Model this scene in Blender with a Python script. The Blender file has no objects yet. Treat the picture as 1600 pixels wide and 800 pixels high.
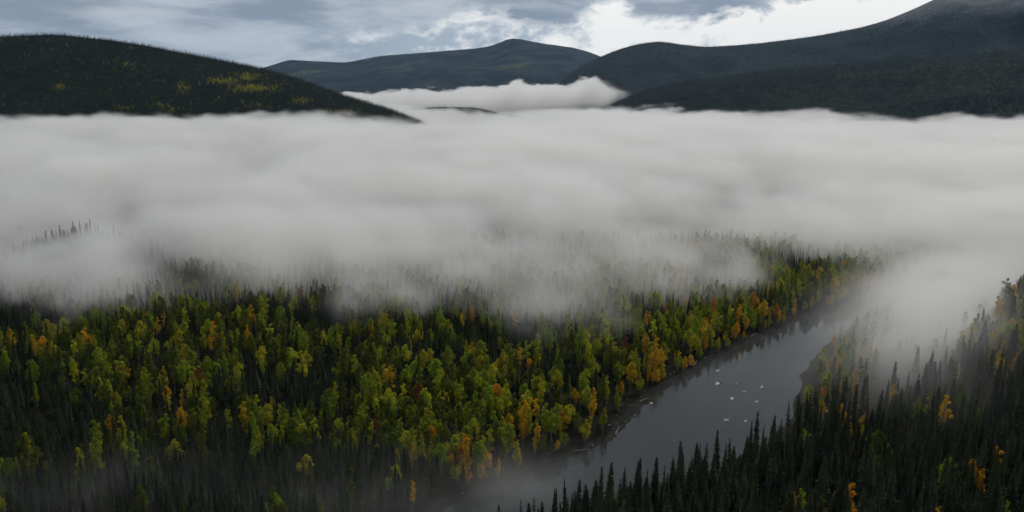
import bpy, math, random
import numpy as np
from mathutils import Vector

# ---------------------------------------------------------------- camera, sky, sun, exposure
sc = bpy.context.scene
C = sc.collection
R = math.radians
CAM_H, PITCH, FPX = 150.0, R(12.4), 1232.0          # metres above the river, tilt down, focal length in 1600-px-wide pixels

cd = bpy.data.cameras.new('camera')
cd.sensor_width = 36.0
cd.lens = 36.0 * FPX / 1600.0
cd.clip_start, cd.clip_end = 1.0, 60000.0
cam = bpy.data.objects.new('camera', cd)
C.objects.link(cam)
cam.location = (0, 0, CAM_H)
cam.rotation_euler = (R(90) - PITCH, 0, 0)
sc.camera = cam

SUN_EL, SUN_AZ = R(46), R(34)                        # high, ahead and to the right, behind cloud

class Nd:
    """small expression helper over a node tree (shader or geometry)"""
    def __init__(s, tree): s.t = tree
    def new(s, kind, **kw):
        n = s.t.nodes.new(kind)
        for k, v in kw.items(): setattr(n, k, v)
        return n
    def link(s, v, sock):
        if isinstance(v, bpy.types.NodeSocket): s.t.links.new(v, sock)
        else: sock.default_value = v
    def m(s, op, a, b=None, c=None, clamp=False):
        n = s.new('ShaderNodeMath', operation=op, use_clamp=clamp)
        for i, v in enumerate((a, b, c)):
            if v is not None: s.link(v, n.inputs[i])
        return n.outputs[0]
    def add(s, *a):
        r = a[0]
        for b in a[1:]: r = s.m('ADD', r, b)
        return r
    def mul(s, *a):
        r = a[0]
        for b in a[1:]: r = s.m('MULTIPLY', r, b)
        return r
    def sub(s, a, b): return s.m('SUBTRACT', a, b)
    def mx(s, a, b): return s.m('MAXIMUM', a, b)
    def mn(s, a, b): return s.m('MINIMUM', a, b)
    def mad(s, a, b, c): return s.m('MULTIPLY_ADD', a, b, c)
    def step(s, lo, hi, x, to0=0.0, to1=1.0):
        n = s.new('ShaderNodeMapRange', interpolation_type='SMOOTHSTEP')
        for i, v in enumerate((x, lo, hi, to0, to1)): s.link(v, n.inputs[i])
        return n.outputs[0]
    def lin(s, lo, hi, x, to0=0.0, to1=1.0):
        n = s.new('ShaderNodeMapRange', interpolation_type='LINEAR')
        for i, v in enumerate((x, lo, hi, to0, to1)): s.link(v, n.inputs[i])
        return n.outputs[0]
    def xyz(s, x, y, z):
        n = s.new('ShaderNodeCombineXYZ')
        for i, v in enumerate((x, y, z)): s.link(v, n.inputs[i])
        return n.outputs[0]
    def sep(s, v):
        n = s.new('ShaderNodeSeparateXYZ'); s.link(v, n.inputs[0]); return n.outputs
    def noise(s, vec, scale=1.0, detail=3.0, rough=0.55, dist=0.0, lac=2.0):
        n = s.new('ShaderNodeTexNoise', noise_dimensions='3D')
        s.link(vec, n.inputs['Vector'])
        n.inputs['Scale'].default_value = scale; n.inputs['Detail'].default_value = detail
        n.inputs['Roughness'].default_value = rough; n.inputs['Distortion'].default_value = dist
        n.inputs['Lacunarity'].default_value = lac
        return n.outputs[0]
    def gauss(s, x, c, w):
        d = s.m('DIVIDE', s.sub(x, c), w)
        return s.m('EXPONENT', s.mul(s.mul(d, d), -1.0))
    def mix(s, f, a, b):
        n = s.new('ShaderNodeMix', data_type='RGBA')
        s.link(f, n.inputs[0])
        for v, k in ((a, 6), (b, 7)):
            if isinstance(v, tuple) and len(v) == 3: v = v + (1.0,)
            s.link(v, n.inputs[k])
        return n.outputs[2]

world = bpy.data.worlds.new('World'); sc.world = world; world.use_nodes = True
wt = world.node_tree; wt.nodes.clear(); w = Nd(wt)
sky = w.new('ShaderNodeTexSky', sky_type='NISHITA', sun_disc=False, sun_elevation=SUN_EL, sun_rotation=SUN_AZ, air_density=1.2, dust_density=2.0)
skyc = w.new('ShaderNodeMix', data_type='RGBA', blend_type='MULTIPLY')
skyc.inputs[0].default_value = 1.0; wt.links.new(sky.outputs[0], skyc.inputs[6]); skyc.inputs[7].default_value = (0.10, 0.10, 0.10, 1)
tc = w.new('ShaderNodeTexCoord')
dx, dy, dz = w.sep(tc.outputs['Generated'])
az = w.m('ARCTAN2', dx, dy)                          # 0 = straight down the valley, + to the east
el = w.m('ARCSINE', dz)
up = w.m('ABSOLUTE', el)
q = w.xyz(w.mul(az, 6.0), 0.0, w.mul(el, 20.0))
warp = w.noise(q, 1.0, 2, 0.55)
q2 = w.xyz(w.mul(az, 3.6), w.mul(warp, 0.9), w.mul(el, 17.0))
lay = w.noise(q2, 1.5, 5, 0.56)                      # long sheets of stratus
q3 = w.xyz(w.add(w.mul(az, 17.0), w.mul(warp, 0.8)), 4.0, w.add(w.mul(el, 30.0), w.mul(warp, 0.6)))
cum = w.noise(q3, 1.25, 7, 0.62)                      # heaped cloud
grey = w.mix(w.step(0.36, 0.62, lay), (0.235, 0.285, 0.36), (0.47, 0.515, 0.575))
grey = w.mix(w.step(0.12, 0.40, up), grey, (0.38, 0.40, 0.43))
# banks of heaped white cloud lie low over the head of the valley and along the eastern skyline
edge = w.add(w.lin(0.17, 0.42, az, 0.066, 0.108), w.mul(w.gauss(az, 0.125, 0.035), 0.034), w.mul(w.gauss(az, -0.03, 0.06), 0.024))
bank = w.mul(w.step(-0.30, -0.10, az), w.step(2.2, 1.2, az))
below = w.step(0.006, -0.010, w.sub(w.add(el, w.mul(w.sub(cum, 0.5), 0.085)), edge))
wf = w.mul(bank, below)
core = w.add(w.mul(cum, 0.55), w.mul(lay, 0.35), w.lin(-0.10, 0.26, az, -0.03, 0.10), w.mul(w.gauss(az, 0.125, 0.035), 0.06))
heap = w.mix(w.step(0.36, 0.50, core), (0.37, 0.43, 0.50), (0.92, 0.91, 0.885))
skycol = w.mix(wf, grey, heap)
hole = w.mul(w.step(0.56, 0.72, w.noise(w.xyz(w.mul(az, 3.0), 3.3, w.mul(el, 24.0)), 1.3, 3, 0.5)), 0.5)
skycol = w.mix(w.mul(hole, w.sub(1.0, wf), w.step(0.1, -0.2, az), 0.6), skycol, skyc.outputs[2])
world.cycles.sampling_method = 'MANUAL'; world.cycles.sample_map_resolution = 256
bg = w.new('ShaderNodeBackground'); wt.links.new(skycol, bg.inputs[0]); bg.inputs[1].default_value = 1.0
wo = w.new('ShaderNodeOutputWorld'); wt.links.new(bg.outputs[0], wo.inputs[0])

sd_ = bpy.data.lights.new('sun', 'SUN'); sd_.energy = 1.5; sd_.angle = R(14); sd_.color = (1.0, 0.955, 0.89)
sun = bpy.data.objects.new('sun', sd_); C.objects.link(sun)
sv = Vector((math.sin(SUN_AZ) * math.cos(SUN_EL), math.cos(SUN_AZ) * math.cos(SUN_EL), math.sin(SUN_EL)))
sun.rotation_euler = sv.to_track_quat('Z', 'Y').to_euler()
sun.location = sv * 900

sc.view_settings.view_transform = 'Standard'; sc.view_settings.look = 'None'
sc.view_settings.exposure = 0.12; sc.view_settings.gamma = 1.0; sc.view_settings.use_curve_mapping = False
sc.render.engine = 'CYCLES'
cy = sc.cycles
cy.use_denoising = True
try: cy.denoiser = 'OPENIMAGEDENOISE'
except Exception: pass
cy.max_bounces = 12; cy.diffuse_bounces = 2; cy.glossy_bounces = 2; cy.transmission_bounces = 2
cy.volume_bounces = 10; cy.transparent_max_bounces = 8
cy.volume_step_rate = 5.0; cy.volume_max_steps = 400
cy.use_adaptive_sampling = True; cy.adaptive_threshold = 0.02
cy.sample_clamp_indirect = 4.0

# ---------------------------------------------------------------- helpers
rng = np.random.default_rng(7); random.seed(7)

def tag(o, label=None, cat=None, group=None, kind=None):
    if label: o['label'] = label
    if cat: o['category'] = cat
    if group: o['group'] = group
    if kind: o['kind'] = kind
    return o

def link(name, data):
    o = bpy.data.objects.new(name, data); C.objects.link(o); return o

def mesh_np(name, V, F, mats=(), smooth=False):
    me = bpy.data.meshes.new(name)
    me.from_pydata([tuple(map(float, v)) for v in V], [], [tuple(int(i) for i in f) for f in F])
    for m in mats: me.materials.append(m)
    if smooth: me.polygons.foreach_set('use_smooth', [True] * len(me.polygons))
    me.update(); return me

def _hash(ix, iy, seed):
    n = (ix.astype(np.int64) * 374761393 + iy.astype(np.int64) * 668265263 + seed * 1274126177) & 0xffffffff
    n = ((n ^ (n >> 13)) * 1274126177) & 0xffffffff
    return ((n ^ (n >> 16)) & 0xffff) / 65535.0

def vnoise(x, y, seed=0):
    x = np.asarray(x, float); y = np.asarray(y, float)
    ix, iy = np.floor(x), np.floor(y); fx, fy = x - ix, y - iy
    fx = fx * fx * (3 - 2 * fx); fy = fy * fy * (3 - 2 * fy)
    a, b = _hash(ix, iy, seed), _hash(ix + 1, iy, seed)
    c, d = _hash(ix, iy + 1, seed), _hash(ix + 1, iy + 1, seed)
    return (a + (b - a) * fx) * (1 - fy) + (c + (d - c) * fx) * fy

def fbm(x, y, oct=4, seed=0):
    s = 0; a = 0.5; t = 0
    for i in range(oct):
        s = s + a * vnoise(x, y, seed + i * 17); t += a
        x, y, a = x * 2.03 + 11.3, y * 2.03 - 7.1, a * 0.5
    return s / t

def sstep(a, b, x):
    t = np.clip((np.asarray(x, float) - a) / (b - a), 0, 1); return t * t * (3 - 2 * t)

def sight(u, v, d):
    """world point at ground distance d along the line of sight of a surveyed bearing"""
    a, b = (u - 800) / FPX, (400 - v) / FPX
    D = (a, math.cos(PITCH) + b * math.sin(PITCH), -math.sin(PITCH) + b * math.cos(PITCH))
    k = d / math.hypot(D[0], D[1])
    return D[0] * k, D[1] * k, CAM_H + D[2] * k

def project(x, y, z):
    rz = z - CAM_H
    f = y * math.cos(PITCH) - rz * math.sin(PITCH)
    g = y * math.sin(PITCH) + rz * math.cos(PITCH)
    return 800 + FPX * x / f, 400 - FPX * g / f

def material(name):
    m = bpy.data.materials.new(name); m.use_nodes = True
    t = m.node_tree; t.nodes.clear(); n = Nd(t)
    out = n.new('ShaderNodeOutputMaterial')
    return m, n, out

def principled(n, out, col, rough=0.9, spec=0.2, normal=None):
    b = n.new('ShaderNodeBsdfPrincipled')
    if isinstance(col, tuple): col = col + (1.0,)
    n.link(col, b.inputs['Base Color']); n.link(rough, b.inputs['Roughness'])
    b.inputs['Specular IOR Level'].default_value = spec
    if normal is not None: n.t.links.new(normal, b.inputs['Normal'])
    n.t.links.new(b.outputs[0], out.inputs[0]); return b

# ---------------------------------------------------------------- river course and terrain
LEFT_BANK = [(1400, 1500), (760, 1010), (430, 690), (272, 539), (231, 516), (186, 489), (150, 453), (104, 404), (81, 378), (60, 346), (43, 314), (27, 299), (12, 288), (0, 277), (-17, 264), (-40, 248), (-85, 216), (-160, 150), (-300, -100), (-500, -600)]
RIGHT_BANK = [(-450, -600), (-250, -100), (-125, 130), (-58, 195), (-18, 226), (8, 246), (32, 264), (60, 277), (88, 293), (110, 313), (129, 340), (145, 374), (157, 399), (189, 446), (221, 482), (271, 513), (460, 660), (800, 970), (1460, 1470)]
RIVER = np.array(LEFT_BANK + RIGHT_BANK, float)

def polydist(x, y, P):
    d = np.full(np.shape(x), 1e9)
    for (x0, y0), (x1, y1) in zip(P[:-1], P[1:]):
        ex, ey = x1 - x0, y1 - y0
        t = np.clip(((x - x0) * ex + (y - y0) * ey) / (ex * ex + ey * ey), 0, 1)
        d = np.minimum(d, np.hypot(x - x0 - t * ex, y - y0 - t * ey))
    return d

def river_sd(x, y):
    """signed distance to the water's edge, and whether the spot is on the far (left) bank side"""
    x = np.asarray(x, float); y = np.asarray(y, float)
    wob = (fbm(x / 14, y / 14, 3, 91) - 0.5) * 7
    dl, dr = polydist(x, y, LEFT_BANK), polydist(x, y, RIGHT_BANK)
    inside = np.zeros(x.shape, bool); n = len(RIVER); j = n - 1
    for i in range(n):
        xi, yi = RIVER[i]; xj, yj = RIVER[j]
        c = ((yi > y) != (yj > y))
        with np.errstate(divide='ignore', invalid='ignore'):
            c &= x < (xj - xi) * (y - yi) / (yj - yi + 1e-9) + xi
        inside ^= c; j = i
    sd = np.where(inside, -np.minimum(dl, dr), np.minimum(dl, dr))
    return sd + wob, (dl < dr)

def height(x, y):
    x = np.asarray(x, float); y = np.asarray(y, float)
    sd, far = river_sd(x, y)
    h = np.where(sd < 0, np.maximum(sd * 0.22, -2.5), 1.5 * sstep(0, 6.5, sd) + 2.4 * sstep(5, 26, sd))
    land = sstep(12, 60, sd)
    h = h + land * (fbm(x / 60, y / 60, 4, 3) - 0.45) * 5
    h = h + sstep(30, 500, sd) * far * 6
    # wooded slope on the near side of the river
    t = np.maximum(x - 122.0, 0)
    raise_ = np.where(t < 150, 4.2 * (t / 62.0) ** 2.37, 34.0 + (t - 150) * 0.40)
    crest = 251 + (x - 35) * 0.56
    back = 1 - sstep(6, 74, y - crest - 12)
    h = h + np.where(far, 0, 1) * raise_ * back * (1 - sstep(500, 1500, x) * 0.5)
    # knoll whose tree tips stand out of the fog, and a low bluff up the valley
    h = h + 17 * np.exp(-(((x + 336) / 44) ** 2 + ((y - 602) / 28) ** 2))
    h = h + sstep(900, 2500, y) * 18 * fbm(x / 400, y / 400, 3, 8)
    return h

def axis(lo, hi, step, far, neg):
    a = list(np.arange(lo, hi + 0.1, step)); s = step
    while a[-1] < far: s *= 1.16; a.append(a[-1] + s)
    s = step
    while a[0] > neg: s *= 1.16; a.insert(0, a[0] - s)
    return np.array(a)

gx = axis(-330, 400, 4.0, 13500, -13500)
gy = axis(190, 660, 4.0, 13800, -2500)
GX, GY = np.meshgrid(gx, gy)
GZ = height(GX, GY)
nx, ny = len(gx), len(gy)
idx = np.arange(nx * ny).reshape(ny, nx)
Fq = np.stack([idx[:-1, :-1], idx[:-1, 1:], idx[1:, 1:], idx[1:, :-1]], -1).reshape(-1, 4)

mg, n, out = material('forest_floor_and_gravel')
pos = n.new('ShaderNodeNewGeometry').outputs['Position']
px_, py_, pz_ = n.sep(pos)
n1 = n.noise(pos, 0.35, 5, 0.6); n2 = n.noise(pos, 0.03, 4, 0.6); n3 = n.noise(pos, 1.6, 3, 0.6)
floor = n.mix(n1, (0.005, 0.006, 0.003), (0.014, 0.013, 0.007))
grav = n.mix(n3, (0.012, 0.012, 0.011), (0.036, 0.034, 0.030))
grav = n.mix(n.step(0.5, 0.62, n1), grav, (0.014, 0.012, 0.009))
colg = n.mix(n.step(0.55, 1.2, n.add(pz_, n.mul(n.sub(n1, 0.5), 1.6))), grav, floor)
bmp = n.new('ShaderNodeBump'); bmp.inputs['Strength'].default_value = 0.7; bmp.inputs['Distance'].default_value = 0.5
n.t.links.new(n.add(n1, n.mul(n3, 0.4)), bmp.inputs['Height'])
principled(n, out, colg, 0.9, 0.06, bmp.outputs[0])
ground = link('ground', mesh_np('ground', np.stack([GX, GY, GZ], -1).reshape(-1, 3), Fq, [mg], True))
tag(ground, 'dark forest floor with a gravel shore along the river', 'ground', kind='structure')

mw, n, out = material('river_water')
pos = n.new('ShaderNodeNewGeometry').outputs['Position']
wx, wy, wz = n.sep(pos)
fl_ = n.xyz(n.add(n.mul(wx, 0.80), n.mul(wy, -0.60)), n.mul(n.add(n.mul(wx, 0.60), n.mul(wy, 0.80)), 0.16), 0.0)
a1 = n.add(n.mul(n.noise(pos, 0.55, 5, 0.62, 0.4), 0.6), n.mul(n.noise(fl_, 0.5, 4, 0.6), 0.8)); a2 = n.noise(fl_, 0.14, 4, 0.6)
rough = n.step(0.38, 0.62, a2, 0.04, 0.20)
bmp = n.new('ShaderNodeBump'); bmp.inputs['Strength'].default_value = 0.13; bmp.inputs['Distance'].default_value = 0.25
n.t.links.new(a1, bmp.inputs['Height'])
pw = principled(n, out, (0.022, 0.027, 0.028), rough, 0.5, bmp.outputs[0])
pw.inputs['IOR'].default_value = 1.333
wv = [(-1600, -200, 0), (1600, -200, 0), (1600, 1600, 0), (-1600, 1600, 0)]
river = link('river', mesh_np('river', wv, [(0, 1, 2, 3)], [mw]))
tag(river, 'dark grey river curving between wooded banks under mist', 'river', kind='structure')

# ---------------------------------------------------------------- hills and mountains
def hill_material(name, dark, mid, rock=None, rock_z=0, meadow=None):
    m, n, out = material(name)
    pos = n.new('ShaderNodeNewGeometry').outputs['Position']
    x_, y_, z_ = n.sep(pos)
    f1 = n.noise(pos, 0.004, 5, 0.6); f2 = n.noise(pos, 0.03, 5, 0.65)
    c = n.mix(n.step(0.40, 0.60, n.add(n.mul(f1, 0.7), n.mul(f2, 0.3))), dark, mid)
    if meadow: c = n.mix(n.mul(n.step(0.60, 0.68, n.noise(pos, 0.0016, 4, 0.55)), 0.8), c, meadow)
    if rock: c = n.mix(n.step(rock_z - 60, rock_z + 80, n.add(z_, n.mul(n.sub(f1, 0.5), 260))), c, rock)
    b = n.new('ShaderNodeBump'); b.inputs['Strength'].default_value = 0.9; b.inputs['Distance'].default_value = 14.0
    n.t.links.new(f2, b.inputs['Height'])
    principled(n, out, c, 0.95, 0.1, b.outputs[0]); return m

class Ridge:
    def __init__(s, name, sky_, wf, wb, mat, label, amp=0.14, rough=0.012, cols=260, rows=70, seed=1, cell=420.0):
        pts = np.array([sight(*p) for p in sky_])
        L = np.concatenate([[0], np.cumsum(np.hypot(np.diff(pts[:, 0]), np.diff(pts[:, 1])))])
        s.L, s.pts, s.wf, s.wb, s.amp, s.rough, s.seed, s.cell = L, pts, wf, wb, amp, rough, seed, cell
        T = np.linspace(0, 1, cols); S = np.concatenate([np.linspace(-1, 0, int(rows * .68)), np.linspace(0, 1, int(rows * .32) + 1)[1:]])
        TT, SS = np.meshgrid(T, S)
        V = s.at(TT, SS); ny, nx = TT.shape
        idx = np.arange(nx * ny).reshape(ny, nx)
        F = np.stack([idx[:-1, :-1], idx[:-1, 1:], idx[1:, 1:], idx[1:, :-1]], -1).reshape(-1, 4)
        s.o = link(name, mesh_np(name, V.reshape(-1, 3), F, [mat], True))
        tag(s.o, label, 'mountain' if 'mountain' in name else 'hill', kind='structure')
    def at(s, T, S):
        l = T * s.L[-1]
        # smooth the surveyed crest a little
        def smooth(k):
            o = 0
            for dl, wgt in ((-0.012, .25), (0, .5), (0.012, .25)):
                o = o + wgt * np.interp(np.clip(l + dl * s.L[-1], 0, s.L[-1]), s.L, s.pts[:, k])
            return o
        X, Y, Z = smooth(0), smooth(1), smooth(2)
        D = np.hypot(X, Y); ux, uy = X / D, Y / D
        off = np.where(S < 0, S * s.wf, S * s.wb)
        px, py = X + ux * off, Y + uy * off
        a = np.abs(S)
        prof = (1 - a) ** 1.15 * (1 + 0.35 * a)
        rid = 1 - np.abs(2 * fbm(px / s.cell, py / s.cell * 0.6, 4, s.seed) - 1)
        z = -40 + (Z + 40) * prof + s.amp * Z * (rid - 0.72) * np.clip(a * 3.5, 0, 1) * np.clip((1 - a) * 4, 0, 1)
        z = z + s.rough * Z * (fbm(px / 60, py / 60, 4, s.seed + 5) - 0.5)
        return np.stack([px, py, z], -1)

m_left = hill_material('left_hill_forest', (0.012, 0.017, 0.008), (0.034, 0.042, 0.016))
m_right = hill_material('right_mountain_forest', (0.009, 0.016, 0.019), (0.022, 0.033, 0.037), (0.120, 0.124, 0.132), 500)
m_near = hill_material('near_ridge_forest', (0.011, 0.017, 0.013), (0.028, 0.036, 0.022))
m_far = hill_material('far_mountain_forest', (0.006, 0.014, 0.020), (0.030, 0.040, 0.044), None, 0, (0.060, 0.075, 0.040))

left_hill = Ridge('left_hill', [(-520, 96, 3300), (-350, 82, 3200), (-200, 68, 3050), (0, 57, 2900), (90, 54, 2850), (180, 64, 2800), (240, 74, 2760), (300, 86, 2700), (350, 96, 2640), (400, 106, 2580), (440, 117, 2520), (480, 130, 2460), (520, 145, 2400), (560, 158, 2330), (610, 173, 2250), (650, 190, 2180), (700, 212, 2120), (780, 240, 2080)], 950, 700, m_left, 'dark spruce-covered hill with scattered yellow aspens rising out of the fog', 0.16, 0.010, 320, 80, 3, 330)
near_ridge = Ridge('right_ridge', [(800, 196, 3100), (880, 186, 3150), (930, 176, 3200), (970, 158, 3250), (1010, 143, 3300), (1060, 130, 3350), (1120, 122, 3400), (1200, 112, 3450), (1300, 103, 3500), (1400, 96, 3500), (1500, 88, 3500), (1600, 80, 3450), (1750, 66, 3400), (1950, 60, 3400), (2200, 70, 3400)], 1350, 900, m_near, 'dark wooded lower ridge meeting the top of the fog', 0.34, 0.012, 280, 80, 11, 520)
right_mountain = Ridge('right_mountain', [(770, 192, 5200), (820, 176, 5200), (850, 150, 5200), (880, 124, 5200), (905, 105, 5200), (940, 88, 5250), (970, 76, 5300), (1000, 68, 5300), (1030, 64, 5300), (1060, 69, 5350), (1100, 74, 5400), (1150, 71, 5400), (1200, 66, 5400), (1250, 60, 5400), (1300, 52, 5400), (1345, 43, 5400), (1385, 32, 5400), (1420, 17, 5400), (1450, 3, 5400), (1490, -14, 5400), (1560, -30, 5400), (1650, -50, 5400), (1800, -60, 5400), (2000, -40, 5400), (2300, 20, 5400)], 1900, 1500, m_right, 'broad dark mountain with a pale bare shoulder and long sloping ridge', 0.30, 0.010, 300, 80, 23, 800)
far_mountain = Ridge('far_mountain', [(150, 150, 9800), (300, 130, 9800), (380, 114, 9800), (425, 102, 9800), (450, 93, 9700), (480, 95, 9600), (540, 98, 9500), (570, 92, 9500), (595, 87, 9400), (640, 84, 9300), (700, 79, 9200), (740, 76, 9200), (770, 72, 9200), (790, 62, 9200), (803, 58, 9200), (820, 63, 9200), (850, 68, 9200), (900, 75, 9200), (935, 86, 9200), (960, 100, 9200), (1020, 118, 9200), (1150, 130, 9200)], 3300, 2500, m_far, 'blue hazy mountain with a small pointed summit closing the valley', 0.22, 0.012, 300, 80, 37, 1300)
bluff = Ridge('low_bluff', [(560, 190, 2700), (600, 180, 2700), (640, 170, 2700), (690, 167, 2700), (740, 168, 2700), (790, 178, 2700), (850, 190, 2700)], 380, 300, m_near, 'low dark wooded rise between the fog and the white valley cloud', 0.1, 0.02, 90, 30, 61, 200)

# ---------------------------------------------------------------- fog, mist, valley cloud, haze
def fog_material(name, col, aniso):
    m, n, out = material(name)
    pv = n.new('ShaderNodeVolumePrincipled')
    pv.inputs['Color'].default_value = col + (1.0,)
    pv.inputs['Density'].default_value = 1.0
    pv.inputs['Density Attribute'].default_value = 'density'
    pv.inputs['Anisotropy'].default_value = aniso
    n.t.links.new(pv.outputs[0], out.inputs['Volume']); return m

def box_mesh(name, lo, hi, mat):
    (a, b, c), (d, e, f) = lo, hi
    V = [(a, b, c), (d, b, c), (d, e, c), (a, e, c), (a, b, f), (d, b, f), (d, e, f), (a, e, f)]
    return mesh_np(name, V, [(0, 3, 2, 1), (4, 5, 6, 7), (0, 1, 5, 4), (1, 2, 6, 5), (2, 3, 7, 6), (3, 0, 4, 7)], [mat])

def fog_volume(name, lo, hi, res, density, mat, label, cat):
    o = link(name, box_mesh(name, lo, hi, mat))
    ng = bpy.data.node_groups.new(name + '_density', 'GeometryNodeTree')
    ng.interface.new_socket('Geometry', in_out='INPUT', socket_type='NodeSocketGeometry')
    ng.interface.new_socket('Geometry', in_out='OUTPUT', socket_type='NodeSocketGeometry')
    n = Nd(ng)
    go = n.new('NodeGroupOutput')
    vc = n.new('GeometryNodeVolumeCube')
    p = n.new('GeometryNodeInputPosition').outputs[0]
    n.link(density(n, p, *n.sep(p)), vc.inputs['Density'])
    vc.inputs['Min'].default_value = lo; vc.inputs['Max'].default_value = hi
    for k, r in zip('XYZ', res): vc.inputs['Resolution ' + k].default_value = r
    sm = n.new('GeometryNodeSetMaterial'); sm.inputs['Material'].default_value = mat
    ng.links.new(vc.outputs[0], sm.inputs[0]); ng.links.new(sm.outputs[0], go.inputs[0])
    md = o.modifiers.new('density', 'NODES'); md.node_group = ng
    return tag(o, label, cat, kind='stuff')

m_fog = fog_material('fog', (0.994, 0.989, 0.973), 0.48)

def bank_density(n, p, x, y, z):
    # wind-drawn billows: noise stretched and sheared across the valley
    wv = n.noise(n.xyz(n.mul(x, 1 / 240), n.mul(y, 1 / 240), n.mul(z, 1 / 120)), 1.0, 2, 0.55)
    big = n.noise(n.xyz(n.mul(x, 1 / 480), n.mul(y, 1 / 260), 0.3), 1.0, 3, 0.5)
    mid = n.noise(n.xyz(n.add(n.mul(x, 1 / 100), n.mul(wv, 1.6)), n.mul(y, 1 / 90), n.mul(z, 1 / 50)), 1.0, 3, 0.55)
    fin = n.noise(n.xyz(n.add(n.mul(x, 1 / 36), n.mul(wv, 2.6)), n.add(n.mul(y, 1 / 44), n.mul(x, 1 / 90)), n.mul(z, 1 / 24)), 1.0, 4, 0.62)
    hol = n.noise(n.xyz(n.add(n.mul(x, 1 / 130), n.mul(y, 1 / 300), n.mul(wv, 1.3)), n.sub(n.mul(y, 1 / 210), n.mul(x, 1 / 560)), n.mul(z, 1 / 200)), 1.0, 4, 0.56)
    # near edge of the bank across the valley
    e = n.add(440.0, n.mul(n.gauss(x, 235.0, 95.0), 128.0), n.mul(n.gauss(x, 35.0, 55.0), -44.0), n.mul(n.gauss(x, -140.0, 60.0), 26.0), n.mul(n.gauss(x, -40.0, 40.0), 18.0))
    yy = n.add(y, n.mul(n.sub(mid, 0.5), 130.0), n.mul(n.sub(fin, 0.5), 100.0))
    wisp = n.noise(n.xyz(n.add(n.mul(x, 1 / 17), n.mul(wv, 3.0)), n.add(n.mul(y, 1 / 26), n.mul(x, 1 / 50)), n.mul(z, 1 / 13)), 1.0, 3, 0.6)
    yy = n.add(yy, n.mul(n.sub(wisp, 0.5), 50.0))
    front = n.sub(yy, e)
    farn = n.step(1150.0, 2000.0, y)
    top = n.add(n.step(-40.0, 70.0, front, 34.0, 58.0), n.step(200.0, 900.0, front, 0.0, 18.0),
                n.mul(n.sub(big, 0.5), n.step(0.0, 300.0, front, 10.0, 62.0)), n.mul(n.sub(mid, 0.5), 52.0), n.mul(n.sub(fin, 0.5), 34.0), n.mul(n.sub(wisp, 0.5), 14.0), n.mul(n.sub(hol, 0.5), 44.0))
    crestn = n.noise(n.xyz(n.mul(x, 1 / 330), n.mul(y, 1 / 1600), 7.7), 1.0, 4, 0.55)
    top = n.add(top, n.mul(n.sub(crestn, 0.5), n.mul(farn, 62.0)), n.mul(farn, n.add(-15.0, n.mul(n.gauss(x, -520.0, 230.0), 20.0), n.mul(n.gauss(x, 0.0, 300.0), -16.0))))
    knoll = n.mul(n.gauss(x, -336.0, 36.0), n.gauss(y, 578.0, 50.0))
    top = n.sub(top, n.mul(knoll, 42.0))
    t = n.step(-3.0, 17.0, n.sub(top, z))
    f = n.step(-15.0, 62.0, front)
    bot = n.step(8.0, 26.0, n.add(z, n.step(15.0, 90.0, front, 0.0, 30.0)))
    # torn, streaky body: thin hollows between thick billows, closing up with distance
    gap = n.mx(n.step(0.36, 0.58, hol, 0.05, 1.0), farn)
    rag = n.mx(n.step(0.32, 0.62, n.add(n.mul(mid, 0.36), n.mul(fin, 0.40), n.mul(wisp, 0.24)), 0.08, 1.35), n.step(600.0, 1500.0, y))
    return n.mul(0.030, t, f, bot, gap, rag, n.sub(1.0, n.mul(knoll, 0.98)), n.step(3300.0, 2600.0, y))

fog_volume('fog_front', (-620, 380, 2), (620, 860, 100), (354, 137, 36), bank_density, m_fog,
           'ragged front of the fog swallowing the far-bank forest', 'fog')
fog_volume('fog_bank', (-1750, 850, 2), (1750, 3300, 112), (290, 245, 34), bank_density, m_fog,
           'thick grey-white fog bank filling the valley between forest and hills', 'fog')

def mist_density(n, p, x, y, z):
    wv = n.noise(n.xyz(n.mul(x, 1 / 90), n.mul(y, 1 / 90), n.mul(z, 1 / 60)), 1.0, 2, 0.5)
    a = n.noise(n.xyz(n.add(n.mul(x, 1 / 55), n.mul(wv, 1.5)), n.mul(y, 1 / 48), n.mul(z, 1 / 24)), 1.0, 4, 0.58)
    b = n.step(0.40, 0.68, a)
    # bright torn plume lifting off the backwater beside the near slope
    u_ = n.add(n.mul(x, 0.80), n.mul(y, -0.60)); v_ = n.add(n.mul(x, 0.60), n.mul(y, 0.80))
    pl = n.noise(n.xyz(n.add(n.mul(u_, 1 / 26), n.mul(wv, 1.6)), n.mul(v_, 1 / 75), n.mul(z, 1 / 22)), 1.0, 4, 0.6)
    dr = n.mul(n.gauss(n.sub(x, n.mul(n.sub(y, 430.0), 0.60)), 252.0, 40.0), n.gauss(y, 442.0, 70.0), n.step(58.0, 16.0, n.add(z, n.mul(n.sub(pl, 0.5), 40.0))), n.step(0.32, 0.56, pl))
    # thin breath over the river and its spit
    rv = n.mul(n.gauss(n.sub(x, n.mul(n.sub(y, 380.0), 0.72)), 130.0, 70.0), n.gauss(y, 395.0, 80.0), n.step(26.0, 4.0, z), n.add(b, 0.2))
    # low strip of mist under the foot of the far-bank forest
    lo = n.mul(n.step(70.0, -20.0, x), n.gauss(n.add(y, n.mul(x, -0.12)), 266.0, 20.0), n.step(24.0, 4.0, z), n.add(b, 0.18))
    fl = n.mul(n.step(15.0, -250.0, x), n.step(330.0, 520.0, y), n.step(45.0, 10.0, z), 0.0009)
    return n.add(n.mul(dr, 0.12), n.mul(rv, 0.0013), n.mul(lo, 0.017), fl)

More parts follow.
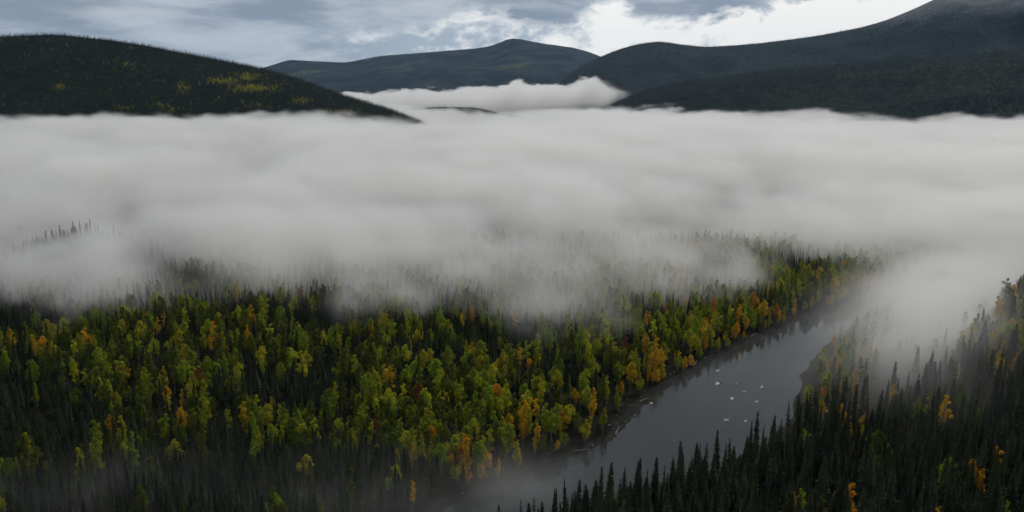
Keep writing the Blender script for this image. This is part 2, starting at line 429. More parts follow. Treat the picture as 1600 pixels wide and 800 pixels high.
fog_volume('river_mist', (-340, 190, 0.3), (430, 640, 64), (220, 128, 26), mist_density, m_fog,
           'torn pale mist drifting over the river bend and the near slope', 'mist')

def cloud_density(n, p, x, y, z):
    wv = n.noise(n.xyz(n.mul(x, 1 / 400), n.mul(y, 1 / 400), n.mul(z, 1 / 160)), 1.0, 2, 0.55)
    a = n.noise(n.xyz(n.add(n.mul(x, 1 / 120), n.mul(wv, 1.2)), n.mul(y, 1 / 220), n.add(n.mul(z, 1 / 42), wv)), 1.0, 6, 0.66)
    top = n.add(n.lin(-1200.0, 420.0, x, 78.0, 134.0), n.mul(n.gauss(x, 350.0, 45.0), 30.0), n.mul(n.gauss(x, 20.0, 50.0), 28.0), n.mul(n.sub(a, 0.5), 170.0))
    t = n.step(0.0, 12.0, n.sub(top, z))
    lat = n.mul(n.step(-1500.0, -1150.0, x), n.step(470.0, 380.0, n.add(x, n.mul(n.sub(a, 0.5), 420.0))))
    dep = n.mul(n.step(3150.0, 3500.0, y), n.step(4250.0, 3900.0, y))
    bot = n.step(n.lin(-300.0, 450.0, x, -10.0, 50.0), n.lin(-300.0, 450.0, x, 10.0, 92.0), n.add(z, n.mul(n.sub(a, 0.5), 80.0)))
    return n.mul(0.022, t, lat, dep, bot)

fog_volume('valley_cloud', (-1500, 3150, 2), (600, 4300, 250), (300, 60, 84), cloud_density, m_fog,
           'bright white cloud lying in the far valley below the blue mountain', 'cloud')

mh, n, out = material('air_haze')
pv = n.new('ShaderNodeVolumePrincipled')
pv.inputs['Color'].default_value = (0.38, 0.68, 1.0, 1); pv.inputs['Density'].default_value = 1.4e-5; pv.inputs['Anisotropy'].default_value = 0.2
n.t.links.new(pv.outputs[0], out.inputs['Volume'])
haze = link('haze', box_mesh('haze', (-17500, -3500, -60), (17500, 17500, 1150), mh))
tag(haze, 'pale blue autumn air fading the far mountains', 'haze', kind='stuff')

# ---------------------------------------------------------------- trees
def leaf_material(name, source, rough=0.75, trans=0.48):
    m, n, out = material(name)
    if source == 'object':
        col = n.new('ShaderNodeObjectInfo').outputs['Color']
    else:
        at = n.new('ShaderNodeAttribute', attribute_type='INSTANCER', attribute_name='tint'); col = at.outputs['Color']
    sh = n.new('ShaderNodeAttribute', attribute_type='GEOMETRY', attribute_name='leaf_tone')
    mixc = n.new('ShaderNodeMix', data_type='RGBA', blend_type='MULTIPLY'); mixc.inputs[0].default_value = 1.0
    n.t.links.new(col, mixc.inputs[6]); n.t.links.new(sh.outputs['Color'], mixc.inputs[7])
    c = mixc.outputs[2]
    d = n.new('ShaderNodeBsdfPrincipled'); n.t.links.new(c, d.inputs['Base Color'])
    d.inputs['Roughness'].default_value = rough; d.inputs['Specular IOR Level'].default_value = 0.15
    tr = n.new('ShaderNodeBsdfTranslucent'); n.t.links.new(c, tr.inputs['Color'])
    ms = n.new('ShaderNodeMixShader'); ms.inputs[0].default_value = trans
    n.t.links.new(d.outputs[0], ms.inputs[1]); n.t.links.new(tr.outputs[0], ms.inputs[2])
    n.t.links.new(ms.outputs[0], out.inputs[0]); return m

def bark_material(name, a, b):
    m, n, out = material(name)
    pos = n.new('ShaderNodeTexCoord').outputs['Object']
    principled(n, out, n.mix(n.noise(pos, 2.2, 4, 0.6), a, b), 0.9, 0.1); return m

m_leaf_o, m_leaf_i = leaf_material('aspen_leaves', 'object'), leaf_material('aspen_leaves_massed', 'inst')
m_need_o, m_need_i = leaf_material('spruce_needles', 'object', 0.8, 0.12), leaf_material('spruce_needles_massed', 'inst', 0.8, 0.12)
m_bark_a = bark_material('aspen_bark', (0.10, 0.10, 0.085), (0.34, 0.33, 0.29))
m_bark_s = bark_material('spruce_bark', (0.035, 0.028, 0.022), (0.085, 0.072, 0.06))

class Bag:
    def __init__(s): s.V, s.F, s.T = [], [], []
    def face(s, pts, tone):
        i = len(s.V); s.V += pts; s.F.append(tuple(range(i, i + len(pts)))); s.T += [tone] * len(pts)
    def tube(s, path, radii, k=6):
        i0 = len(s.V)
        for (p, r) in zip(path, radii):
            for j in range(k):
                a = 2 * math.pi * j / k
                s.V.append((p[0] + r * math.cos(a), p[1] + r * math.sin(a), p[2])); s.T.append((1, 1, 1))
        for q in range(len(path) - 1):
            for j in range(k):
                a, b = i0 + q * k + j, i0 + q * k + (j + 1) % k
                s.F.append((a, b, b + k, a + k))
        s.F.append(tuple(i0 + (len(path) - 1) * k + j for j in range(k)))
    def mesh(s, name, mat):
        me = mesh_np(name, s.V, s.F, [mat])
        at = me.color_attributes.new('leaf_tone', 'FLOAT_COLOR', 'POINT')
        at.data.foreach_set('color', [c for t in s.T for c in (*t, 1.0)])
        return me

def tone(r, lo=0.62, hi=1.25):
    v = r.uniform(lo, hi); return (v * r.uniform(.93, 1.07), v, v * r.uniform(.8, 1.1))

def build_aspen(seed, h, width, base, shape, lobes, leaves):
    """trunk with limbs, and a crown of leaf clumps gathered in lobes"""
    r = random.Random(seed)
    tb, cb = Bag(), Bag()
    bend = [(0, 0)] + [(r.uniform(-.25, .25), r.uniform(-.25, .25))]
    for _ in range(5): bend.append((bend[-1][0] + r.uniform(-.3, .3), bend[-1][1] + r.uniform(-.3, .3)))
    path = [(bend[i][0], bend[i][1], h * .93 * i / 6) for i in range(7)]
    tb.tube(path, [0.24 * (1 - i / 7.2) + .02 for i in range(7)], 6)
    L = []
    for k in range(lobes):
        f = (k + r.uniform(.1, .9)) / lobes                 # 0 foot of the crown, 1 tip
        z = h * (base + (1 - base) * f)
        if shape == 'pointed': rad = width * (1 - f) ** .75 * (0.35 + .65 * min(1, f * 5))
        elif shape == 'round': rad = width * math.sqrt(max(.02, 1 - (2 * f - 1) ** 2))
        elif shape == 'broad': rad = width * (1 - .55 * abs(f - .45)) * math.sqrt(max(.04, 1 - max(0, (f - .6) / .4) ** 2))
        else: rad = width * (1 - f ** 4 * .8) * min(1, .45 + f * 2)
        a = r.uniform(0, 6.283); ro = rad * r.uniform(.25, .78)
        i = min(5, int(f * 6)); bx_, by_ = path[i][0], path[i][1]
        c = (bx_ + ro * math.cos(a), by_ + ro * math.sin(a), z)
        lr = max(.55, rad * r.uniform(.42, .66))
        L.append((c, lr))
        if k % 2 == 0:                                      # limb to the lobe
            z0 = z - ro * .9
            tb.tube([(bx_, by_, z0), ((bx_ + c[0]) / 2, (by_ + c[1]) / 2, z0 + ro * .55), c], [.085, .055, .02], 4)
    per = leaves // lobes
    for c, lr in L:
        lt = r.uniform(.84, 1.12)
        for _ in range(per):
            u = r.uniform(-1, 1); a = r.uniform(0, 6.283); rr = lr * r.random() ** .36
            s_ = math.sqrt(1 - u * u)
            p = Vector((c[0] + rr * s_ * math.cos(a), c[1] + rr * s_ * math.sin(a), c[2] + rr * u * 1.08))
            d1 = Vector((r.gauss(0, 1), r.gauss(0, 1), r.gauss(0, .8))).normalized()
            d2 = d1.cross(Vector((r.gauss(0, 1), r.gauss(0, 1), r.gauss(0, 1)))).normalized()
            e = r.uniform(.26, .50); g = e * r.uniform(.55, .95)
            t = tone(r); t = tuple(q * lt for q in t)
            cb.face([tuple(p - d1 * e), tuple(p - d2 * g), tuple(p + d1 * e), tuple(p + d2 * g)], t)
    return tb, cb

def build_spruce(seed, h, rbase, foot, ragged, taper, whorl_gap, fine=True):
    """tapered trunk and drooping whorls of needle sprays"""
    r = random.Random(seed)
    tb, cb = Bag(), Bag()
    lean = (r.uniform(-.3, .3), r.uniform(-.3, .3))
    tb.tube([(lean[0] * f * f, lean[1] * f * f, h * f) for f in (0, .3, .6, .85, 1)], [.27, .2, .13, .06, .015], 6 if fine else 4)
    z = h * foot
    while z < h * .985:
        f = (z - h * foot) / (h * (1 - foot))
        rad = rbase * ((1 - f) ** taper * .94 + .06) * (min(1, .55 + f * 3.2))
        nb = max(4, int((7 if fine else 5) - 2 * f))
        off = r.uniform(0, 6.283)
        wr = r.uniform(1 - ragged, 1 + ragged * .35)
        for b in range(nb):
            if r.random() < ragged * .30: continue
            a = off + 6.283 * b / nb + r.uniform(-.3, .3)
            ln = rad * wr * r.uniform(1 - ragged * .8, 1.08)
            droop = ln * r.uniform(.22, .55) * (1 - .55 * f) - ln * .45 * f
            ca, sa = math.cos(a), math.sin(a)
            o = (lean[0] * (z / h) ** 2, lean[1] * (z / h) ** 2, z)
            P = lambda q, w_, dz: (o[0] + ca * ln * q - sa * w_, o[1] + sa * ln * q + ca * w_, o[2] - droop * q ** 1.2 + dz)
            wd = ln * r.uniform(.17, .27) + .10
            t = tone(r, .55, 1.2)
            tip = tuple(v * 1.18 for v in t)
            if fine:
                for sgn in (-1, 1):
                    cb.face([P(.02, 0, .10), P(.30, sgn * wd * .8, -.22), P(.42, sgn * .04, .06)], t)
                    cb.face([P(.28, 0, .08), P(.58, sgn * wd, -.26), P(.72, sgn * .03, .05)], t)
                    cb.face([P(.58, 0, .06), P(.84, sgn * wd * .7, -.20), P(1.0, sgn * .02, -.04)], tip)
                if r.random() < .6:
                    cb.face([P(.15, 0, .02), P(.55, r.uniform(-.15, .15), -.55 - .2 * ln), P(.85, 0, .0)], tuple(v * .8 for v in t))
            else:
                cb.face([P(.0, 0, .12), P(.6, -wd * 1.4, -.25), P(1.0, 0, -.05), P(.6, wd * 1.4, -.25)], t)
        z += whorl_gap * r.uniform(.75, 1.2) * (1.0 - .35 * f)
    return tb, cb

def build_snag(seed, h):
    """dead standing spruce: bare trunk with broken branch stubs"""
    r = random.Random(seed); tb, cb = Bag(), Bag()
    tb.tube([(.1 * f, -.15 * f * f, h * f) for f in (0, .3, .6, .85, 1)], [.26, .2, .14, .09, .05], 6)
    z = h * .25
    while z < h * .97:
        a = r.uniform(0, 6.283); ln = r.uniform(.5, 1.9) * (1.15 - z / h); w_ = .05
        ca, sa = math.cos(a), math.sin(a)
        for k in (0, 1):
            o = (0, 0, w_) if k else (-sa * w_, ca * w_, 0)
            cb.face([(o[0], o[1], z + o[2]), (-o[0], -o[1], z - o[2]), (ca * ln, sa * ln, z - .25 * ln)], (1, 1, 1))
        z += r.uniform(.25, .6)
    return tb, cb

# form word, builder arguments
ASPEN_FORMS = [('slender', (101, 18.0, 2.3, .22, 'slender', 16, 900)), ('broad-crowned', (102, 16.5, 3.9, .20, 'broad', 20, 1250)),
               ('round-topped', (103, 15.5, 3.3, .20, 'round', 18, 1100)), ('pointed', (104, 18.0, 3.1, .16, 'pointed', 20, 1050)),
               ('bushy', (105, 14.0, 3.4, .08, 'broad', 18, 1100)), ('thin ragged', (106, 17.5, 2.5, .30, 'slender', 11, 560))]
SPRUCE_FORMS = [('full', (201, 22.0, 3.7, .06, .30, .92, .66)), ('slender', (202, 23.0, 2.6, .10, .35, .80, .64)),
                ('ragged', (203, 21.0, 3.2, .14, .55, .88, .74)), ('spire-topped', (204, 24.0, 3.2, .08, .38, 1.25, .64)),
                ('dense', (205, 19.0, 3.4, .04, .25, .82, .60)), ('gaunt', (206, 22.0, 2.1, .18, .60, .75, .75)), ('bare', (207, 20.0, 1.5, .30, .9, .6, 1.1))]

protos = bpy.data.collections.new('tree_forms')            # meshes that the massed forest repeats
ASP, SPR = [], []
for i, (word, a) in enumerate(ASPEN_FORMS):
    tb, cb = build_aspen(*a)
    ASP.append(dict(word=word, h=a[1], trunk=tb.mesh('aspen_trunk', m_bark_a), crown=cb.mesh('aspen_crown', m_leaf_o)))
    both = Bag(); both.V, both.T = tb.V + cb.V, tb.T + cb.T
    both.F = tb.F + [tuple(k + len(tb.V) for k in f) for f in cb.F]
    me = both.mesh('aspen_form', m_bark_a); me.materials.append(m_leaf_i)
    me.polygons.foreach_set('material_index', [0] * len(tb.F) + [1] * len(cb.F))
    protos.objects.link(bpy.data.objects.new('form_a%d' % i, me))
for i, (word, a) in enumerate(SPRUCE_FORMS):
    tb, cb = build_spruce(*a) if word != 'bare' else build_snag(a[0], a[1])
    SPR.append(dict(word=word, h=a[1], trunk=tb.mesh('spruce_trunk', m_bark_s), crown=cb.mesh('spruce_crown', m_need_o)))
    both = Bag(); both.V, both.T = tb.V + cb.V, tb.T + cb.T
    both.F = tb.F + [tuple(k + len(tb.V) for k in f) for f in cb.F]
    me = both.mesh('spruce_form', m_bark_s); me.materials.append(m_need_i)
    me.polygons.foreach_set('material_index', [0] * len(tb.F) + [1] * len(cb.F))
    protos.objects.link(bpy.data.objects.new('form_b%d' % i, me))
hill_protos = bpy.data.collections.new('hill_tree_forms')
for i, (rb, tp, hh) in enumerate(((2.8, .9, 20), (2.2, .75, 22), (3.2, 1.0, 17))):
    tb, cb = build_spruce(300 + i, hh, rb, .05, .35, tp, 1.5, False)
    hill_protos.objects.link(bpy.data.objects.new('form_a%d' % i, cb.mesh('hill_spruce_form', m_need_i)))
for i in range(2):
    tb, cb = build_aspen(320 + i, 16, 3.2, .2, 'round', 9, 110)
    me = cb.mesh('hill_aspen_form', m_leaf_i)
    for v in me.vertices: pass
    hill_protos.objects.link(bpy.data.objects.new('form_b%d' % i, me))

def massed(name, pts, rot, scl, idx, tint, coll, label):
    me = bpy.data.meshes.new(name); me.from_pydata([tuple(map(float, p)) for p in pts], [], [])
    a = me.attributes.new('spin', 'FLOAT_VECTOR', 'POINT'); a.data.foreach_set('vector', np.asarray(rot, np.float32).ravel())
    a = me.attributes.new('size', 'FLOAT_VECTOR', 'POINT'); a.data.foreach_set('vector', np.asarray(scl, np.float32).ravel())
    a = me.attributes.new('form', 'INT', 'POINT'); a.data.foreach_set('value', np.asarray(idx, np.int32))
    a = me.attributes.new('tint', 'FLOAT_COLOR', 'POINT'); a.data.foreach_set('color', np.concatenate([tint, np.ones((len(tint), 1))], 1).astype(np.float32).ravel())
    o = link(name, me)
    ng = bpy.data.node_groups.new(name + '_scatter', 'GeometryNodeTree')
    ng.interface.new_socket('Geometry', in_out='INPUT', socket_type='NodeSocketGeometry')
    ng.interface.new_socket('Geometry', in_out='OUTPUT', socket_type='NodeSocketGeometry')
    n = Nd(ng); gi, go = n.new('NodeGroupInput'), n.new('NodeGroupOutput')
    ci = n.new('GeometryNodeCollectionInfo'); ci.inputs[0].default_value = coll; ci.inputs[1].default_value = True; ci.inputs[2].default_value = True
    ip = n.new('GeometryNodeInstanceOnPoints')
    def attr(nm, ty):
        q_ = n.new('GeometryNodeInputNamedAttribute', data_type=ty); q_.inputs[0].default_value = nm; return q_.outputs[0]
    ng.links.new(gi.outputs[0], ip.inputs['Points']); ng.links.new(ci.outputs[0], ip.inputs['Instance'])
    ip.inputs['Pick Instance'].default_value = True
    ng.links.new(attr('form', 'INT'), ip.inputs['Instance Index'])
    ng.links.new(attr('spin', 'FLOAT_VECTOR'), ip.inputs['Rotation']); ng.links.new(attr('size', 'FLOAT_VECTOR'), ip.inputs['Scale'])
    ng.links.new(ip.outputs[0], go.inputs[0])
    md = o.modifiers.new('scatter', 'NODES'); md.node_group = ng
    return tag(o, label, 'forest', kind='stuff')

# ---- where the trees stand
def jitter(x0, x1, y0, y1, cell):
    a, b = np.meshgrid(np.arange(x0, x1, cell), np.arange(y0, y1, cell))
    a = a.ravel(); b = b.ravel()
    return a + rng.uniform(-.46, .46, a.size) * cell, b + rng.uniform(-.46, .46, a.size) * cell

X, Y = jitter(-470, 560, 150, 700, 4.6)
SD, FAR = river_sd(X, Y)
X, Y = X[FAR], Y[FAR]
xa, ya_ = jitter(-300, 520, 150, 700, 4.0)
fa = river_sd(xa, ya_)[1]
xb, yb = jitter(-280, 5, 205, 300, 4.2)                    # young spruce crowding the foot of the far-bank stand
fb = river_sd(xb, yb)[1]
X, Y = np.concatenate([X, xa[~fa], xb[fb]]), np.concatenate([Y, ya_[~fa], yb[fb]])
SD, FAR = river_sd(X, Y)
keep = (np.abs(X) < Y * 0.70 + 50) & (SD > np.where(FAR, 3.6, 6))
X, Y, SD, FAR = X[keep], Y[keep], SD[keep], FAR[keep]
Z = height(X, Y)
crestd = Y - (251 + (X - 35) * 0.56)                        # behind the near slope's crest when positive
near_slope = (~FAR) & (crestd < 24 + 0.2 * np.maximum(X - 185, 0))
spit = (~FAR) & ~near_slope
pn = fbm(X / 38, Y / 38, 3, 77); pn2 = fbm(X / 16, Y / 16, 2, 177)
edge_f = np.exp(-np.maximum(SD - 9, 0) / 16.0)
p_asp = np.where(FAR, np.clip(.36 + 1.8 * (pn - .48) + .30 * edge_f + .40 * sstep(-190, 10, X) - .18 - .60 * sstep(305, 262, Y) * sstep(20, -60, X), .05, .86),
        np.where(spit, .78, np.clip(.055 + .7 * (pn - .57) + 1.0 * np.exp(-(((X - 256) / 34) ** 2 + ((Y - 388) / 34) ** 2)), .025, .85)))
is_asp = rng.random(X.size) < p_asp
# aspens need room, and the shore thins to single trees
thin = rng.random(X.size) < np.where(is_asp, .80, np.where(FAR, .85, .80))
thin &= ~((SD < 11) & (rng.random(X.size) < .30))
thin &= ~((~FAR) & (crestd > 4 + 0.30 * np.maximum(X - 185, 0)) & (X > 95) & (SD > 30) & (rng.random(X.size) < .93))
X, Y, Z, SD, FAR, near_slope, spit, is_asp, edge_f, pn, pn2, crestd = (q_[thin] for q_ in (X, Y, Z, SD, FAR, near_slope, spit, is_asp, edge_f, pn, pn2, crestd))
N_ = X.size
form = np.where(is_asp, rng.choice(6, N_, p=[.24, .16, .18, .18, .12, .12]), rng.choice(7, N_, p=[.22, .21, .14, .19, .12, .09, .03]))
near_knoll = np.exp(-(((X + 336) / 44) ** 2 + ((Y - 602) / 32) ** 2))
is_asp = is_asp & ~(near_knoll > .25)
hs = np.where(is_asp, rng.uniform(.52, .92, N_) * np.where(FAR & (SD < 12), .66, 1) * np.where(spit, .75, 1), rng.uniform(.42, .92, N_) * np.where(spit, .70, np.where(FAR, .74, 1)) * (1 + .35 * near_knoll))
ws = hs * rng.uniform(.88, 1.20, N_) * np.where(is_asp, 1.10, 1.12)
ASPEN_COL = [('olive-green', (0.110, 0.135, 0.016)), ('lime-green', (0.255, 0.320, 0.022)), ('yellow-green', (0.43, 0.42, 0.024)),
             ('golden-yellow', (0.62, 0.38, 0.018)), ('orange', (0.62, 0.30, 0.014)), ('rust-brown', (0.24, 0.10, 0.020))]
warm = np.clip(edge_f * .62 * sstep(-120, 20, X) + edge_f * .15 + (pn2 - .54) * .8 + np.where(near_slope, .42, 0) + np.where(spit, -.1, 0), 0, 1)
ci_ = np.zeros(N_, int)
for i in range(N_):
    g = rng.random(); wv_ = warm[i]
    gl = float(sstep(-90, 90, X[i])) if FAR[i] else .5
    pr = np.array([(.52 - .26 * gl) * (1 - wv_), (.28 + .16 * gl) * (1 - wv_), .16 + .16 * gl, .014 + .36 * wv_, .004 + .085 * wv_, .004 + .02 * wv_])
    ci_[i] = rng.choice(6, p=pr / pr.sum())
SPR_COL = [('dark green', (0.036, 0.050, 0.018)), ('blackish green', (0.020, 0.027, 0.013)), ('grey-green', (0.048, 0.058, 0.034))]
si_ = rng.choice(3, N_, p=[.45, .38, .17])
tint = np.where(is_asp[:, None], np.array([c for _, c in ASPEN_COL])[ci_], np.array([c for _, c in SPR_COL])[si_])
tint[(~is_asp) & (form == 6)] = (0.13, 0.12, 0.105)
tint = tint * rng.uniform(.78, 1.22, (N_, 1)) * rng.uniform(.92, 1.08, (N_, 3))
rz = rng.uniform(0, 6.283, N_)
tilt = rng.normal(0, .025, (N_, 2))
H_ = np.where(is_asp, np.array([a[1] for _, a in ASPEN_FORMS])[form % 6], np.array([a[1] for _, a in SPRUCE_FORMS])[form]) * hs
U, Vt = project(X, Y, Z + H_); Ub, Vb = project(X, Y, Z)
dist = np.sqrt(X ** 2 + Y ** 2 + (CAM_H - Z) ** 2)
vis = (U > 6) & (U < 1594) & (Vt < 782) & (Vt > 0) & (dist < 640)
look = H_ / dist * vis
single = np.zeros(N_, bool)
for sp in (True, False):
    cand = np.where((is_asp == sp) & vis)[0]
    single[cand[np.argsort(-look[cand])][:300]] = True

ORD = ['first', 'second', 'third', 'fourth', 'fifth', 'sixth', 'seventh', 'eighth', 'ninth', 'tenth', 'eleventh', 'twelfth', 'thirteenth', 'fourteenth', 'fifteenth', 'sixteenth', 'seventeenth', 'eighteenth', 'nineteenth', 'twentieth']
def where_(i):
    if spit[i]: return "on the misty spit across the channel"
    if near_slope[i]:
        if Z[i] > 16: return 'high on the near slope'
        if X[i] < 60: return 'on the near bank below the bend'
        return 'low on the near slope' if Y[i] < 215 else 'partway up the near slope' if crestd[i] < -32 else 'along the crest of the near slope'
    k = int(max(0, SD[i] - 4.5) // 11)
    return "at the far shore's edge" if k == 0 else '%s rank behind the far shore' % ORD[min(k, 19)]
bins = {}
for i in np.where(single)[0]:
    rel = hs[i]
    size = ('tall' if rel > (.80 if is_asp[i] else .76) else 'short' if rel < (.64 if is_asp[i] else .56) else 'mid-height')
    if is_asp[i]: d = '%s %s %s aspen' % (size, ASPEN_FORMS[form[i]][0], ASPEN_COL[ci_[i]][0])
    elif form[i] == 6: d = '%s bare grey dead spruce' % size
    else: d = '%s %s %s spruce' % (size, SPRUCE_FORMS[form[i]][0], SPR_COL[si_[i]][0])
    bins.setdefault((d, where_(i)), []).append(i)
LABEL = {}
for (d, wh), mem in bins.items():
    mem.sort(key=lambda i: U[i])
    for k, i in enumerate(mem):
        LABEL[i] = '%s %s' % (d, wh) + ('' if len(mem) == 1 else ', %s such from left' % (ORD[k] if k < 20 else str(k + 1) + 'th'))
for i in np.where(single)[0]:
    A = (ASP if is_asp[i] else SPR)[form[i]]
    nm = 'aspen_tree' if is_asp[i] else 'spruce_tree'
    e = bpy.data.objects.new(nm, None); C.objects.link(e)
    e.location = (X[i], Y[i], Z[i] - .12); e.rotation_euler = (tilt[i, 0], tilt[i, 1], rz[i]); e.scale = (ws[i], ws[i], hs[i])
    e.empty_display_size = 1.0
    tag(e, LABEL[i], 'aspen' if is_asp[i] else 'spruce', ('autumn aspens' if is_asp[i] else 'spruces') + (' on the far bank' if FAR[i] else ' on the near side of the river'))
    for part in ('trunk', 'crown'):
        c = bpy.data.objects.new(part, A[part]); C.objects.link(c); c.parent = e
        c.color = (*tint[i], 1.0)
ms = ~single
massed('forest', np.stack([X, Y, Z - .12], -1)[ms], np.stack([tilt[:, 0], tilt[:, 1], rz], -1)[ms], np.stack([ws, ws, hs], -1)[ms],
       np.where(is_asp, form, form + 6)[ms], tint[ms], protos, 'mixed spruce and aspen forest massed along both river banks')

# ---------------------------------------------------------------- boulders breaking the river
m_rock, n, out = material('wet_boulder')
pos = n.new('ShaderNodeTexCoord').outputs['Object']
principled(n, out, n.mix(n.noise(pos, 1.4, 5, 0.6), (0.014, 0.014, 0.014), (0.085, 0.082, 0.078)), 0.45, 0.5)
m_foam, n, out = material('white_water')
pos = n.new('ShaderNodeTexCoord').outputs['Object']
principled(n, out, n.mix(n.step(0.35, 0.6, n.noise(pos, 1.8, 4, 0.6)), (0.20, 0.21, 0.22), (0.62, 0.63, 0.63)), 0.6, 0.3)

def rock_mesh(seed, rx, ry, rzz):
    r = random.Random(seed); V, F = [], []
    rings, seg = 5, 9
    for i in range(rings + 1):
        ph = math.pi * .5 * i / rings
        for j in range(seg):
            a = 6.283 * j / seg; k = r.uniform(.8, 1.12)
            V.append((rx * k * math.cos(ph) * math.cos(a), ry * k * math.cos(ph) * math.sin(a), rzz * math.sin(ph) * r.uniform(.85, 1.1) - .25))
    for i in range(rings):
        for j in range(seg):
            a, b = i * seg + j, i * seg + (j + 1) % seg
            F.append((a, b, b + seg, a + seg))
    F.append(tuple(rings * seg + j for j in range(seg)))
    return mesh_np('rock', V, F, [m_rock])

def foam_mesh(seed, ln, wd):
    """ragged tongue of broken water heaped against the rock and trailing downstream"""
    r = random.Random(seed); seg = 18; V = [(0, 0, .34)]; F = []
    for ring, (k, z) in enumerate(((.55, .26), (1.0, .03))):
        for j in range(seg):
            a = 6.283 * j / seg; q_ = k * (r.uniform(.35, 1.0) + (.5 if r.random() < .2 else 0))
            V.append((ln * q_ * math.cos(a) - ln * .25, wd * q_ * math.sin(a), z * r.uniform(.6, 1.4)))
    for j in range(seg):
        k = (j + 1) % seg
        F.append((0, 1 + j, 1 + k)); F.append((1 + j, 1 + seg + j, 1 + seg + k, 1 + k))
    return mesh_np('foam', V, F, [m_foam])

RAPIDS = [(109.6, 397.7, 2.6, 'highest up the channel'), (105.7, 379.5, 3.6, 'the largest, nearest the middle of the channel'), (115.8, 380.0, 2.4, 'beside two others in the upper cluster'),
          (121.2, 383.0, 2.1, 'in the upper cluster, closest to the spit but one'), (126.5, 375.0, 2.5, 'nearest the wooded spit'), (107.5, 360.1, 2.3, 'alone below the upper cluster'),
          (115.8, 368.5, 1.7, 'smallest, just under the upper cluster'), (118.0, 356.1, 2.0, 'off the near bank below the spit'), (97.9, 334.7, 2.9, 'in the lower pair, the longer'),
          (106.0, 333.4, 1.8, 'in the lower pair, the shorter'), (66.8, 353.8, 1.7, 'alone close to the far gravel shore'), (70.0, 313.5, 1.7, 'farthest down the channel, above the near spruces')]
for i, (bx_, by_, sz_, wh) in enumerate(RAPIDS):
    e = bpy.data.objects.new('river_boulder', None); C.objects.link(e); e.location = (bx_, by_, 0); e.rotation_euler = (0, 0, R(62) + random.uniform(-.5, .5))
    tag(e, 'river boulder with white water breaking, ' + wh, 'boulder', 'boulders breaking the river surface')
    rk = link('rock', rock_mesh(500 + i, sz_ * .42, sz_ * .34, sz_ * .34)); rk.parent = e; rk.location = (sz_ * .35, 0, 0)
    fm = link('foam', foam_mesh(540 + i, sz_ * random.uniform(.45, .8), sz_ * random.uniform(.28, .62))); fm.parent = e

# stones and driftwood strewn along the far shore
bx, by = jitter(-60, 330, 255, 560, 2.1)
sd2, fr2 = river_sd(bx, by)
k = fr2 & (sd2 > -1.2) & (sd2 < 7.5) & (rng.random(bx.size) < 1.6 * (fbm(bx / 9, by / 9, 2, 5) - .38))
bx, by = bx[k], by[k]; bz = height(bx, by)
V, F = [], []
for i in range(bx.size):
    r_ = float(rng.gamma(2.0, .17)) + .12; o = len(V); seg = 6
    for (kz, kr) in ((-.2, 1.0), (.55, .8)):
        for j in range(seg):
            a = 6.283 * j / seg; q_ = r_ * kr * rng.uniform(.75, 1.25)
            V.append((bx[i] + q_ * math.cos(a), by[i] + q_ * math.sin(a) * .8, max(bz[i], -.2) + kz * r_))
    for j in range(seg): F.append((o + j, o + (j + 1) % seg, o + seg + (j + 1) % seg, o + seg + j))
    F.append(tuple(o + seg + j for j in range(seg)))
st = link('shore_stones', mesh_np('shore_stones', V, F, [m_rock]))
tag(st, 'small grey stones strewn along the far gravel shore', 'stones', kind='stuff')

m_wood = bark_material('bleached_driftwood', (0.10, 0.095, 0.085), (0.26, 0.25, 0.23))
LOGS = [(46.5, 322.5, 8.0, 70, 'where the shore starts to turn'), (64.0, 356.5, 6.5, 35, 'under the golden trees at the middle of the bend'), (100.0, 405.5, 9.0, 62, 'up the far shore opposite the spit'),
        (28.5, 303.5, 7.0, 15, 'low on the far shore near the mist'), (146.0, 454.5, 8.0, 48, 'farthest up the shore toward the fog')]
for i, (lx, ly, ln, an, wh) in enumerate(LOGS):
    r = random.Random(700 + i); bg_ = Bag(); seg = 7
    for k in range(7):
        f = k / 6
        for j in range(seg):
            a = 6.283 * j / seg; rr = (.34 - .20 * f) * r.uniform(.88, 1.1)
            bg_.V.append((ln * (f - .5), rr * math.cos(a) + .25 * math.sin(f * 3), rr * math.sin(a) + .12)); bg_.T.append((1, 1, 1))
    for k in range(6):
        for j in range(seg):
            a, b = k * seg + j, k * seg + (j + 1) % seg
            bg_.F.append((a, b, b + seg, a + seg))
    bg_.F += [tuple(range(seg))[::-1], tuple(range(6 * seg, 7 * seg))]
    e = bpy.data.objects.new('driftwood_log', None); C.objects.link(e); e.location = (lx, ly, float(height(np.array([lx]), np.array([ly]))[0]) + .1); e.rotation_euler = (0, R(-2), R(an))
    tag(e, 'bleached driftwood log ' + wh, 'log', 'driftwood logs on the far shore')
    tr = link('trunk', bg_.mesh('log_trunk', m_wood)); tr.parent = e
    rb = Bag()
    for k in range(6):
        a = r.uniform(0, 6.283); q0 = (-ln * .5, .05, .12); q1 = (-ln * .5 - r.uniform(.3, .7), .9 * math.cos(a), .12 + .8 * abs(math.sin(a)))
        rb.face([(q0[0], q0[1] - .1, q0[2]), (q0[0], q0[1] + .1, q0[2]), q1], (1, 1, 1)); rb.face([(q0[0], q0[1], q0[2] - .1), (q0[0], q0[1], q0[2] + .1), q1], (1, 1, 1))
    ro_ = link('roots', rb.mesh('log_roots', m_wood)); ro_.parent = e

# ---- forest on the hills
def hill_points(ridge, count, smin, smax, seed):
    T, S = rng.random(count), rng.uniform(smin, smax, count)
    P_ = ridge.at(T, S); u, v = project(P_[:, 0], P_[:, 1], P_[:, 2] + 20)
    k = (u > -60) & (u < 1660) & (v < 215) & (P_[:, 2] > 30)
    return P_[k], u[k], v[k]

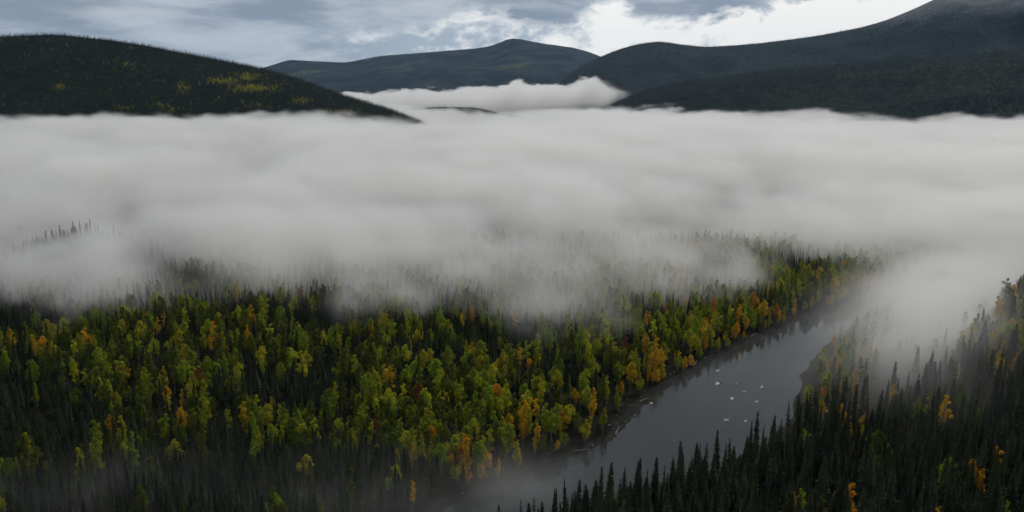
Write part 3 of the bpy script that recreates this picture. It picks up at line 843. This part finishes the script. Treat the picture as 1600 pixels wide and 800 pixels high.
PP, FI, TI = [], [], []
P_, u, v = hill_points(left_hill, 120000, -.86, .06, 1)
yel = np.zeros(len(P_))
for (cu, cv, su, sv_, am) in ((395, 129, 26, 5, .8), (350, 118, 22, 4, .55), (388, 112, 14, 4, .6), (93, 126, 9, 3, .7), (190, 160, 10, 4, .45), (265, 165, 8, 8, .4), (285, 128, 8, 7, .4), (470, 148, 10, 4, .6), (240, 155, 14, 6, .2), (195, 90, 14, 7, .22), (530, 166, 22, 4, .35), (405, 155, 14, 4, .3)):
    yel = np.maximum(yel, 1.25 * am * np.exp(-((u - cu) / su) ** 2 - ((v - cv) / sv_) ** 2))
ya = rng.random(len(P_)) < yel + .006
PP.append(P_); FI.append(np.where(ya, rng.integers(3, 5, len(P_)), rng.integers(0, 3, len(P_))))
TI.append(np.where(ya[:, None], np.where(rng.random((len(P_), 1)) < .7, [[.42, .42, .04]], [[.58, .40, .04]]), [[.026, .034, .015]]) * rng.uniform(.4, 1.6, (len(P_), 1)) * (.6 + .8 * fbm(P_[:, 0] / 120, P_[:, 1] / 120, 3, 41))[:, None])
P_, u, v = hill_points(near_ridge, 90000, -.80, .08, 2)
PP.append(P_); ya = rng.random(len(P_)) < .004
FI.append(np.where(ya, 3, rng.integers(0, 3, len(P_))))
TI.append(np.where(ya[:, None], [[.12, .12, .03]], [[.016, .025, .019]]) * rng.uniform(.4, 1.6, (len(P_), 1)) * (.3 + 1.4 * fbm(P_[:, 0] / 200, P_[:, 1] / 200, 4, 43))[:, None])
P_, u, v = hill_points(bluff, 3500, -.8, .5, 3)
PP.append(P_); FI.append(rng.integers(0, 3, len(P_))); TI.append(np.array([[.020, .026, .016]]) * rng.uniform(.6, 1.4, (len(P_), 1)))
P_, u, v = hill_points(right_mountain, 60000, -.75, .06, 4)
k = P_[:, 2] < 440 + 110 * rng.random(len(P_)); P_ = P_[k]
PP.append(P_); FI.append(rng.integers(0, 3, len(P_))); TI.append(np.array([[.015, .025, .028]]) * rng.uniform(.4, 1.6, (len(P_), 1)) * (.3 + 1.4 * fbm(P_[:, 0] / 260, P_[:, 1] / 260, 4, 47))[:, None])
PP, FI, TI = np.concatenate(PP), np.concatenate(FI), np.concatenate(TI)
sz = rng.uniform(.36, .72, (len(PP), 1)) * np.array([[1.55, 1.55, 1.0]])
ro = np.stack([np.zeros(len(PP)), np.zeros(len(PP)), rng.uniform(0, 6.28, len(PP))], -1)
PP[:, 2] -= .4
massed('hill_forest', PP, ro, sz, FI, TI, hill_protos, 'dense dark spruce forest covering the hills beyond the fog')
print('TREES', N_, 'single', int(single.sum()), 'hill', len(PP))
